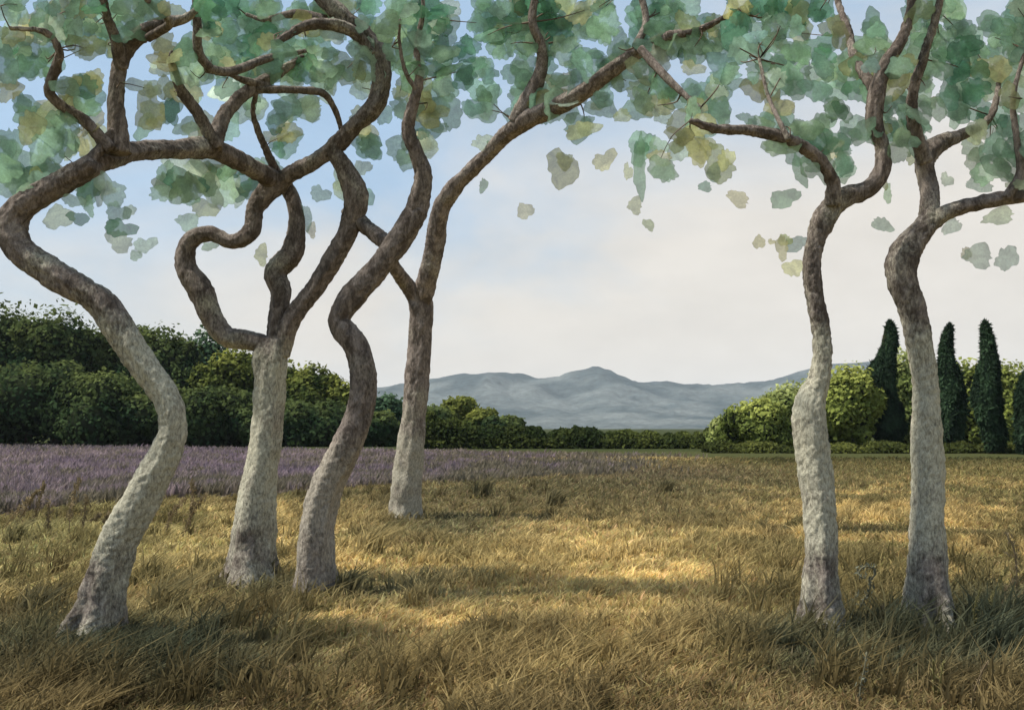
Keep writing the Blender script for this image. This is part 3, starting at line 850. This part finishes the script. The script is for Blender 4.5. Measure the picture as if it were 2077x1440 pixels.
DK = ((0.024, 0.046, 0.022), (0.052, 0.080, 0.032), (0.11, 0.135, 0.045))
BG = ((0.022, 0.055, 0.030), (0.045, 0.090, 0.050), (0.10, 0.155, 0.085))
YG = ((0.035, 0.055, 0.018), (0.070, 0.095, 0.028), (0.22, 0.235, 0.055))
OG = ((0.11, 0.14, 0.036), (0.22, 0.26, 0.062), (0.32, 0.345, 0.095))
PG = ((0.13, 0.165, 0.05), (0.25, 0.29, 0.09), (0.36, 0.39, 0.16))
G1 = 'trees of the dark wood behind the lavender'
G2 = 'round trees behind the cypresses'
BT = [
    ('broadleaf_tree', 'tallest dark tree of the wood, cut by the left frame edge', G1, 5, 612, 105, 92, DK, 9000),
    ('broadleaf_tree', 'dark domed tree seen under the leaning trunk at far left', G1, 118, 622, 95, 90, DK, 9000),
    ('broadleaf_tree', 'green tree directly behind the upper leaning trunk', G1, 225, 648, 90, 94, DK, 8000),
    ('broadleaf_tree', 'dark green tree right of the leaning trunk with a low rounded top', G1, 325, 662, 85, 93, DK, 8000),
    ('broadleaf_tree', 'blue green topped tree behind the bent left limb', G1, 420, 664, 68, 96, BG, 7000),
    ('broadleaf_tree', 'tree with a yellow green top left of the forked trunk', G1, 470, 708, 75, 86, YG, 7000),
    ('broadleaf_tree', 'tree right behind the forked trunk, mostly hidden by it', G1, 560, 728, 70, 89, YG, 7000),
    ('broadleaf_tree', 'bright yellow green domed tree right of the forked trunk', G1, 636, 738, 62, 86, YG, 7500),
    ('broadleaf_tree', 'small yellow green tree peeping out left of the kinked trunk', G1, 690, 772, 42, 85, YG, 4500),
    ('broadleaf_tree', 'low dark tree between the kinked trunk and the distant straight trunk', G1, 788, 800, 46, 85, BG, 5000),
    ('broadleaf_tree', 'low dark tree at the right foot of the distant straight trunk', G1, 872, 822, 48, 84, DK, 5000),
    ('broadleaf_tree', 'low pale topped tree just right of the distant straight trunk', G1, 925, 806, 44, 88, YG, 5000),
    ('broadleaf_tree', 'small rounded tree where the wood thins out towards the mountain', G1, 975, 826, 42, 86, YG, 4000),
    ('broadleaf_tree', 'last and lowest tree of the wood before the low hedge', G1, 1025, 846, 44, 84, DK, 3500),
    ('shrub', 'broad blackish bush at the left edge on the border of the lavender', G1, 60, 735, 120, 80, DK, 8000),
    ('shrub', 'broad dark bush behind the elbow of the leaning trunk', G1, 230, 760, 120, 80, DK, 8000),
    ('shrub', 'dark bush between the leaning trunk and the forked trunk', G1, 420, 790, 100, 79, DK, 7000),
    ('shrub', 'dark bush between the forked trunk and the kinked trunk', G1, 620, 815, 90, 79, DK, 6000),
    ('shrub', 'dark bush behind the pale middle of the leaning trunk', G1, 325, 800, 80, 78, DK, 4500),
    ('shrub', 'dark bush right behind the forked trunk above the lavender', G1, 525, 820, 70, 78, DK, 4500),
    ('shrub', 'low dark bush just right of the kinked trunk above the lavender', G1, 745, 835, 60, 78, DK, 4500),
    ('broadleaf_tree', 'small pale green bushy tree at the left end of the right hand group', G2, 1490, 846, 50, 66, PG, 5000),
    ('broadleaf_tree', 'olive green domed tree left of the narrow wavy trunk', G2, 1540, 806, 66, 63, OG, 6000),
    ('broadleaf_tree', 'taller green tree touching the swollen pale trunk on its left', G2, 1600, 776, 66, 66, PG, 6500),
    ('broadleaf_tree', 'tree hidden behind the swollen pale trunk', G2, 1665, 755, 64, 68, OG, 5000),
    ('broadleaf_tree', 'yellow olive tree between the narrow wavy trunk and the first cypress', G2, 1726, 738, 62, 63, OG, 7500),
    ('broadleaf_tree', 'pale olive tree between the first cypress and the stout trunk', G2, 1832, 712, 60, 72, PG, 7500),
    ('broadleaf_tree', 'olive tree directly behind the stout trunk', G2, 1885, 738, 70, 72, OG, 5000),
    ('broadleaf_tree', 'yellow green tree between the second and third cypress', G2, 1962, 732, 70, 70, OG, 6500),
    ('broadleaf_tree', 'yellow green tree between the third cypress and the right edge', G2, 2045, 735, 70, 68, OG, 6500),
    ('broadleaf_tree', 'yellow green tree cut off by the right frame edge', G2, 2130, 735, 70, 71, OG, 5000),
]
for i, (nm, lab, grp, px, top, half, dist, cols, n) in enumerate(BT):
    crown_tree(nm, lab, 'shrub' if nm == 'shrub' else 'tree', grp, px, top, half, dist, cols, int(n * 1.6), seed=i * 5 + 3, size=.18, lobes=20)


def cypress(label, px, top, half, dist, base, seed, n=11000):
    rs = np.random.default_rng(seed)
    X = (px - CX) / F * dist; H = at(px, top, dist).z; R = half / F * dist
    t = empty('cypress_tree', (X, dist, 0)); tag(t, label, 'tree', 'cypresses at the far edge of the meadow')
    tube('trunk', [(X, dist, -.2, .16), (X, dist, H * .3, .13), (X, dist, H * .6, .08), (X, dist, H * .9, .03)], t, np.array((X, dist, 0)), M['stem'], 8, .4, 0, .4, seed)
    u = rs.uniform(0.03, 1.0, n) ** .9
    prof = lambda q: np.interp(q, [0, .05, .15, .32, .52, .66, .74, .85, .95, 1.0], [.42, .60, .88, 1.0, .90, .76, .50, .40, .26, .05])
    a = rs.uniform(0, 6.28, n)
    wob = 1 + .30 * (fbm(a * 1.2 + seed, u * 7, seed, 3) - .5) * 2
    r = R * prof(u) * wob * rs.uniform(.72, 1.03, n)
    wig = .22 * R * np.sin(u * 9 + seed * 2)
    lean = wig + .12 * R * np.sin(u * 5 + seed) + .18 * R * u ** 3
    P = np.stack([np.cos(a) * r + lean, np.sin(a) * r, u * H], -1)
    Nn = np.stack([np.cos(a), np.sin(a), np.full(n, .35)], -1) + rs.normal(size=(n, 3)) * .45
    cl = fbm(a * 1.5, u * 9, seed + 4, 3)
    c = lerp(np.broadcast_to(np.array((0.016, 0.028, 0.017)), P.shape), np.array((0.038, 0.068, 0.036)), (cl - .35) * 3) * rs.uniform(.7, 1.3, (n, 1))
    quads_mesh('crown', P, Nn, .17, c, 4, t, M['foliage'])
    V_ = []
    for i in range(12):
        q = .03 + .93 * i / 11
        for j in range(9):
            rr = R * prof(q) * .7
            V_.append((math.cos(j * .698) * rr + .12 * R * math.sin(q * 5 + seed) + .18 * R * q ** 3, math.sin(j * .698) * rr, q * H))
    F_ = [(i * 9 + j, i * 9 + (j + 1) % 9, (i + 1) * 9 + (j + 1) % 9, (i + 1) * 9 + j) for i in range(11) for j in range(9)]
    link('dark_core', mesh_np('dark_core', V_, F_, [M['core']]), t)  # dark filler added inside the spindle, blocks the view through


cypress('dark cypress standing alone between the two right trunks', 1795, 655, 33, gdepth(914), 914, 3)
cypress('dark cypress pressed against the right side of the stout trunk', 1927, 662, 25, gdepth(916), 916, 8)
cypress('slim dark cypress in the gap right of the stout trunk', 2004, 657, 26, gdepth(920), 920, 13)
cypress('lower dark cypress half cut by the right frame edge', 2084, 745, 26, gdepth(922), 922, 21)

# low hedge across the far edge of the field, and low scrub at the feet of the right hand trees
def hedge(label, p0, p1, D, hb, extra, cA, cB, n, size, seed):
    hx = rng.uniform(p0, p1, n); HX = (hx - CX) / F * D
    amp = hb * .8
    hh = hb + amp * (fbm(HX * .35, HX * 0, seed, 4) - .45) + 1.1 * hb * (fbm(HX * 1.1, HX * 0, seed + 3, 3) - .5) + np.interp(hx, *extra)
    hz_ = hh * rng.uniform(0, 1, n) ** .7
    w = rng.uniform(-1.5, 1.5, n) * np.sqrt(np.clip(1.05 - (hz_ / np.maximum(hh, .1)) ** 2, 0, 1))
    P = np.stack([HX, w, hz_], -1)
    Nn = np.stack([rng.normal(size=n) * .5, -np.ones(n) * .7, np.full(n, .5)], -1) + rng.normal(size=(n, 3)) * .4
    cl = fbm(HX * .5, hz_ * .8, seed + 9, 3)
    c = lerp(np.broadcast_to(np.array(cA), P.shape), np.array(cB), (cl - .4) * 3 + hz_ * .2) * rng.uniform(.6, 1.4, (n, 1))
    he = empty('hedge', (0, D, 0)); tag(he, label, 'hedge')
    quads_mesh('foliage', P, Nn, size, c, 1, he, M['foliage'])['kind'] = 'stuff'
    V_, F_ = [], []
    xs_ = np.linspace(p0, p1, 80)
    for i, q in enumerate(xs_):
        x = (q - CX) / F * D; h = .45 * hb
        V_ += [(x, -1.1, 0), (x, -.8, h), (x, .8, h), (x, 1.1, 0)]
        if i:
            b_ = (i - 1) * 4
            F_ += [(b_ + k, b_ + k + 1, b_ + k + 5, b_ + k + 4) for k in range(3)]
    link('dark_core', mesh_np('dark_core', V_, F_, [M['core']]), he)  # dark filler strip added inside the hedge


hedge('low dark green hedge running across the far edge of the field below the mountain', 840, 1640, 70, 1.05, ([840, 950, 1100, 1400, 1500, 1640], [1.5, 1.0, .3, .0, .3, .7]),
      (0.025, 0.038, 0.014), (0.075, 0.090, 0.025), 36000, .13, 91)
hedge('low olive scrub along the feet of the cypresses and round trees at the right', 1430, 2250, 58, .55, ([0, 3000], [0, 0]),
      (0.04, 0.05, 0.016), (0.10, 0.11, 0.03), 26000, .11, 17)

# ------------------------------------------------------------------ grass and lavender
def blades(name, X, Y, h, lean, w, col, mat, droop=.35, kind='stuff', label=None, tipcol=None):
    n = len(X)
    Z = gz(X, Y) - .01
    a = rng.uniform(0, 6.28, n)
    sx = np.cos(a) * w; sy = np.sin(a) * w * .5
    lx, ly = lean
    b0 = np.stack([X - sx, Y - sy, Z], -1); b1 = np.stack([X + sx, Y + sy, Z], -1)
    m = np.stack([X + lx * h * .4, Y + ly * h * .4, Z + h * .58], -1)
    m0 = m - np.stack([sx * .8, sy * .8, 0 * X], -1); m1 = m + np.stack([sx * .8, sy * .8, 0 * X], -1)
    t = np.stack([X + lx * h * (1 + droop), Y + ly * h * (1 + droop), Z + h * (1 - droop * .3)], -1)
    vs = np.stack([b0, b1, m1, m0, t], 1).reshape(-1, 3)
    i = np.arange(n) * 5
    tri = np.concatenate([np.stack([i, i + 1, i + 2], -1), np.stack([i, i + 2, i + 3], -1), np.stack([i + 3, i + 2, i + 4], -1)])
    tc_ = col if tipcol is None else tipcol
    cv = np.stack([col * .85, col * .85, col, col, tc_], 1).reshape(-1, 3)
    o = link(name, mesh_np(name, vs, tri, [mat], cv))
    o['kind'] = kind
    if label: o['label'] = label
    return o


n = 330000
Y = np.exp(rng.uniform(math.log(3.9), math.log(46), n))
X = rng.uniform(-1, 1, n) * (Y * .64 + .6)
px, py = project(X, Y, 0.)
inl = (py > lav_far(px)) & (py < lav_near(px)) & (px < 1600)
k = ~inl | (rng.uniform(0, 1, n) < np.clip((px - 650) / 600, 0.0, .95) + np.clip((py - lav_near(px) + 60) / 90, 0, .6))
X, Y, px, py = X[k], Y[k], px[k], py[k]
n = len(X)
tf = fbm(X * 2.3, Y * 2.3, 51, 3)
h = (.035 + .12 * np.clip(tf - .28, 0, 1) ** 1.0 + .02 * rng.uniform(size=n)) * (1 + np.clip((Y - 10) / 30, 0, 1.0)) * rng.uniform(.6, 1.5, n)
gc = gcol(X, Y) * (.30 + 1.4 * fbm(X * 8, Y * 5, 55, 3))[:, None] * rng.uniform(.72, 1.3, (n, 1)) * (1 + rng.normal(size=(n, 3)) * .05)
flow = fbm(X * .5, Y * .5, 71, 3)
lx = .15 + .7 * (flow - .4) + rng.normal(size=n) * .45; ly = rng.normal(size=n) * .45
blades('grass', X, Y, h, (lx, ly), .0045 + .0007 * Y, gc, M['blade'], label='dry golden and olive grass of the meadow')

# taller wispy clumps
n = 5200
tx = rng.uniform(-1, 1, n); ty = np.exp(rng.uniform(math.log(4.6), math.log(20), n))
tx = tx * ty * .62
keepd = fbm(tx * .6, ty * .6, 81, 3) + np.where(tx < -2.2, .14, 0) + np.where(tx > 2.6, .14, 0)
k = keepd > .60
tx, ty = tx[k], ty[k]
rep = 22
X = np.repeat(tx, rep) + rng.normal(size=len(tx) * rep) * .035; Y = np.repeat(ty, rep) + rng.normal(size=len(tx) * rep) * .035
fx, fy = [], []
for k_ in range(230):
    u_ = rng.uniform()
    if u_ < .35: qx, qy = rng.uniform(0, 620), rng.uniform(1050, 1430)
    elif u_ < .7: qx, qy = rng.uniform(1450, 2077), rng.uniform(1130, 1430)
    elif u_ < .85: qx, qy = rng.uniform(0, 1500), lav_near(700) + rng.uniform(0, 60)
    else: qx, qy = rng.uniform(100, 900), rng.uniform(1380, 1440)
    d_ = gdepth(qy); X0 = (qx - CX) / F * (d_ * math.cos(TH) - EYE * math.sin(TH)); m_ = 26
    a_ = rng.uniform(0, 6.28, m_); r_ = .02 + .07 * rng.uniform(0, 1, m_)
    fx.append(X0 + np.cos(a_) * r_); fy.append(d_ + np.sin(a_) * r_)
NT = len(fx) * 26
for (t_e, org_, d_) in TREES:
    m_ = int(420)
    a_ = rng.uniform(0, 6.28, m_); r_ = (.14 + .42 * rng.uniform(0, 1, m_) ** 1.3) * (d_ / 8) ** .5
    fx.append(org_[0] + np.cos(a_) * r_); fy.append(org_[1] + np.sin(a_) * r_)
X = np.concatenate([X] + fx); Y = np.concatenate([Y] + fy)
px, py = project(X, Y, 0.)
k = ~((py > lav_far(px)) & (py < lav_near(px) - 45) & (px < 1600))
tall = np.zeros(len(X), bool); tall[-(NT + 420 * 6):-(420 * 6)] = True
X, Y, tall = X[k], Y[k], tall[k]; n = len(X)
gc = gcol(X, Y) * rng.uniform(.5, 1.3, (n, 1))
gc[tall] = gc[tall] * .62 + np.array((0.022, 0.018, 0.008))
fl = fbm(X * .8, Y * .8, 4, 2)
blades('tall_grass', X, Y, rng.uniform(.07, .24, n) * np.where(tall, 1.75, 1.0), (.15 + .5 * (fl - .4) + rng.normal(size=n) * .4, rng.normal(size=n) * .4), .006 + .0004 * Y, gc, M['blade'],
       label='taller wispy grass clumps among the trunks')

# lavender
n = 120000
pxx = rng.uniform(-500, 1600, n); t_ = rng.uniform(0, 1, n) ** 1.0
pyy = lav_far(pxx) + (lav_near(pxx) - lav_far(pxx)) * t_
Y = EYE / -np.tan(TH + np.arctan(-(pyy - CY) / F)); X = (pxx - CX) / F * (Y * math.cos(TH) - EYE * math.sin(TH))
kp = (pxx < 1320 + 120 * rng.uniform(-1, 1, n)) & (rng.uniform(0, 1, n) > np.clip((pxx - 700) / 750, 0, .93) * (.5 + fbm(X * .4, Y * .2, 63, 3)) - np.clip((.25 - t_) * 2, 0, .3) * (pxx > 600) * (fbm(X * .8, Y * .4, 64, 3) > .42))
X, Y, pxx, t_ = X[kp], Y[kp], pxx[kp], t_[kp]; n = len(X)
mound = fbm(X * .9, Y * .45, 61, 3)
h = (.22 + .30 * np.clip(mound - .25, 0, 1)) * rng.uniform(.5, 1.2, n)
c1 = np.array((0.205, 0.158, 0.195)); c2 = np.array((0.165, 0.145, 0.105)); c3 = np.array((0.285, 0.225, 0.235))
q = fbm(X * .25, Y * .12, 66, 3)
cl = lerp(np.broadcast_to(c1, (n, 3)), c3, (q - .35) * 2.5)
cl = lerp(cl, c2, (fbm(X * 1.3, Y * .7, 67, 3) - .45) * 3 + np.clip((t_ - .62) * 1.6, 0, .6) + .35 * (rng.uniform(size=n) < .35) + np.clip((pxx - 650) / 650, 0, .92))
cl = cl * rng.uniform(.6, 1.35, (n, 1))
stem = np.array((0.075, 0.075, 0.04)) * np.ones((n, 1))
blades('lavender', X, Y, h, (.12 + rng.normal(size=n) * .25, rng.normal(size=n) * .25), .010 + .0010 * Y, cl, M['blade'], .1, label='purple grey lavender in flower across the far field')

# ------------------------------------------------------------------ single weeds and stalks
def seeds(name, P, s, col, parent, mat, elong=3.0):
    """small leaflets and husks sprouting along a stalk"""
    n = len(P)
    Nn = rng.normal(size=(n, 3)) + np.array((0, -1.2, .3))
    return quads_mesh(name, P, Nn, s, np.array(col) * rng.uniform(.6, 1.4, (n, 1)), elong, parent, mat)


def weed(name, label, cat, group, px, py, stalks, colour, depth=None):
    """stalks: lists of pixel points with widths, all rooted at px, py"""
    d = depth or gdepth(py)
    b = at(px, py, d); org = np.array((b.x, d, float(gz(b.x, d))))
    t = empty(name, tuple(org)); tag(t, label, cat, group)
    m = M.get(colour)
    for k, (kind, st) in enumerate(stalks):
        q = P3([(p[0], p[1], p[2] * (.36 if name == 'curled_weed' else .26)) for p in st], d, d + random.uniform(-.15, .15))
        tube(kind, q, t, org, m, 7, .02, 0, .6, px * .1 + k)
        C = catmull(P3(st, d, d), .01)
        rep = 2
        Q = np.repeat(C[len(C) // 4:], rep, axis=0)
        P = Q[:, :3] - org + rng.normal(size=(len(Q), 3)) * Q[:, 3:4] * .8
        seeds('leaflet' if kind == 'blade' else 'husk', P, .013 * d / 8, WC[colour], t, M['foliage'])['kind'] = 'stuff'
    return t


WC = {'weed_blue': (0.13, 0.14, 0.11), 'weed_brown': (0.19, 0.15, 0.09), 'weed_olive': (0.20, 0.18, 0.08)}
M['weed_blue'] = m_simple('blue_green_weed', (0.13, 0.125, 0.085))
M['weed_brown'] = m_simple('brown_stalk', (0.15, 0.115, 0.07))
M['weed_olive'] = m_simple('olive_stalk', (0.13, 0.12, 0.05))
weed('curled_weed', 'grey weed with a curled round head between the two right trunks', 'weed', None, 1738, 1250,
     [('stalk', [(1738, 1262, 10), (1748, 1225, 16), (1764, 1195, 10), (1766, 1170, 7)]), ('curled_head', [(1764, 1178, 9), (1776, 1162, 11), (1768, 1150, 11), (1750, 1150, 11), (1742, 1162, 10), (1750, 1172, 8), (1758, 1166, 5)]),
      ('blade', [(1724, 1262, 6), (1728, 1225, 9), (1742, 1200, 2)])], 'weed_blue')
weed('weed', 'short leafy weed left of the stout trunk base', 'weed', None, 1800, 1290,
     [('blade', [(1800, 1295, 16), (1796, 1262, 22), (1790, 1228, 3)]), ('blade', [(1806, 1295, 12), (1812, 1268, 15), (1826, 1246, 3)])], 'weed_brown')
weed('tall_weed', 'tall arching dark weed right of the stout trunk', 'weed', None, 2050, 1290,
     [('stalk', [(2052, 1296, 10), (2062, 1200, 14), (2058, 1120, 16), (2040, 1080, 5)]), ('blade', [(2046, 1296, 8), (2066, 1230, 12), (2090, 1160, 3)]),
      ('blade', [(2040, 1296, 8), (2036, 1210, 10), (2060, 1170, 3)]), ('blade', [(2060, 1296, 8), (2082, 1240, 10), (2110, 1200, 2)])], 'weed_brown')
weed('tall_weed', 'pair of slanting stalks between the stout trunk and the right edge', 'weed', None, 1990, 1300,
     [('stalk', [(1990, 1305, 8), (2010, 1220, 9), (2044, 1150, 2)]), ('stalk', [(1984, 1305, 7), (1976, 1240, 9), (1990, 1190, 2)]), ('blade', [(1996, 1305, 8), (2020, 1255, 9), (2060, 1215, 2)])], 'weed_olive')
weed('grass_stalk', 'thin dark stalk in the right foreground left of the pair', 'stalk', None, 1742, 1440, [('stalk', [(1742, 1450, 8), (1745, 1395, 11), (1754, 1350, 9), (1758, 1322, 4)])], 'weed_blue', )
weed('grass_stalk', 'pale and dark stalk pair in the right foreground', 'stalk', None, 1896, 1425,
     [('stalk', [(1896, 1420, 6), (1894, 1370, 9), (1893, 1338, 5)]), ('stalk', [(1900, 1420, 5), (1908, 1375, 7), (1914, 1340, 3)])], 'weed_olive')
weed('grass_stalk', 'curved dark stalk in the bottom right corner', 'stalk', None, 1972, 1445, [('stalk', [(1972, 1450, 9), (1974, 1410, 10), (1988, 1370, 8), (2004, 1340, 3)])], 'weed_brown')
LS = [('crossing slanted stalks at the left edge before the lavender', [[(4, 1075, 7), (40, 1030, 9), (92, 984, 3)], [(22, 1082, 6), (50, 1035, 8), (70, 1000, 2)], [(60, 1082, 6), (76, 1030, 8), (90, 978, 3)]], 30),
      ('tall dark seed stalk standing before the lavender left of the leaning trunk', [[(140, 1080, 6), (144, 1030, 9), (158, 978, 12), (161, 970, 5)]], 140),
      ('short stubby seed stalk left of the tall dark one', [[(94, 1085, 7), (98, 1050, 10), (99, 1018, 7)]], 96),
      ('curled stalk joining the leaning trunk on its left', [[(168, 1085, 6), (171, 1050, 8), (174, 1006, 10)], [(172, 1056, 5), (195, 1052, 7), (205, 1040, 8)], [(205, 1062, 5), (216, 1052, 7), (222, 1040, 7)]], 170),
      ('bent dark stalk right of the leaning trunk before the lavender', [[(372, 1150, 6), (376, 1080, 9), (395, 1030, 9), (420, 1000, 5)]], 372),
      ('leafy stalk between the leaning trunk and the forked trunk', [[(330, 1100, 5), (350, 1040, 8), (378, 1010, 6)], [(386, 1070, 5), (392, 1010, 9), (388, 975, 6)]], 340)]
for lab, sts, bx in LS:
    weed('seed_stalk', lab, 'stalk', 'seed stalks rising in front of the lavender', bx, 1090, [('stalk', s) for s in sts], 'weed_brown', depth=gdepth(1090))

# grass clumps that stand out round the trunk feet, leaning right
TUF = [(2046, 1305, .62, 'tallest dark grass clump at the right edge, reaching up beside the arching weed'), (1985, 1300, .45, 'dark leaning grass clump between the stout trunk and the right edge'),
       (1620, 1300, .26, 'short dark clump hugging the left foot of the narrow wavy trunk'), (25, 1100, .40, 'dark grass clump at the left edge under the crossing slanted stalks'),
       (470, 1400, .30, 'dark foreground grass clump right of the shade under the leaning trunk'), (140, 1400, .30, 'dark foreground grass clump at the lower left corner'),
       (1120, 1030, .5, 'olive grass clump leaning right at the near edge of the lavender, centre'), (975, 1010, .6, 'dark grass clump just right of the distant straight trunk'),
       (1350, 1000, .45, 'grass clump at the lavender edge right of centre'), (745, 1130, .5, 'yellow green grass clump behind the kinked trunk base'),
       (2010, 1340, .45, 'dark grass clump near the right edge behind the curved stalk'), (1560, 1330, .3, 'dark grass clump left of the narrow wavy trunk foot'),
       (330, 1250, .45, 'dark grass clump right of the leaning trunk foot'), (60, 1260, .42, 'tall grass clump at the left edge beside the leaning trunk foot'),
       (1205, 1215, .2, 'small brown grass tuft in the open gold meadow'), (1290, 1330, .22, 'small dark tuft in the front of the open meadow'),
       (1820, 1300, .40, 'blue green clump between the right trunks'), (700, 1215, .35, 'dark clump at the right foot of the kinked trunk')]
for px_, py_, hh_, lab in TUF:
    d = gdepth(py_); b = at(px_, py_, d)
    n = 110
    a = rng.uniform(0, 6.28, n); r = rng.uniform(0, 1, n) * hh_ * .35
    Xl = np.cos(a) * r; Yl = np.sin(a) * r
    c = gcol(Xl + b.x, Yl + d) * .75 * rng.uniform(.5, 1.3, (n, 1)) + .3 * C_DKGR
    hs = hh_ * rng.uniform(.45, 1.05, n)
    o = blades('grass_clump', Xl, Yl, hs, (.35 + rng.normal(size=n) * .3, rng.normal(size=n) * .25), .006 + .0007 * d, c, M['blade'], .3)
    o['kind'] = 'thing'
    o.location = (b.x, d, float(gz(b.x, d)))
    tag(o, lab, 'grass clump', 'grass clumps that stand out of the meadow')

# ------------------------------------------------------------------ haze
x0, x1, y0, y1, z0, z1 = -6500, 6500, -3500, 7500, -8, 230
V_ = [(x, y, z) for z in (z0, z1) for y in (y0, y1) for x in (x0, x1)]
F_ = [(0, 2, 3, 1), (4, 5, 7, 6), (0, 1, 5, 4), (2, 6, 7, 3), (0, 4, 6, 2), (1, 3, 7, 5)]
m, t = new_mat('thin_air')
o = N(t, 'ShaderNodeOutputMaterial'); pv = N(t, 'ShaderNodeVolumePrincipled')
pv.inputs['Color'].default_value = (0.78, 0.88, 1.0, 1)
pv.inputs['Density'].default_value = 0.000085
pv.inputs['Anisotropy'].default_value = 0.0
t.links.new(pv.outputs[0], o.inputs['Volume'])
hz = link('haze', mesh_np('haze', V_, F_, [m]))
tag(hz, kind='stuff')
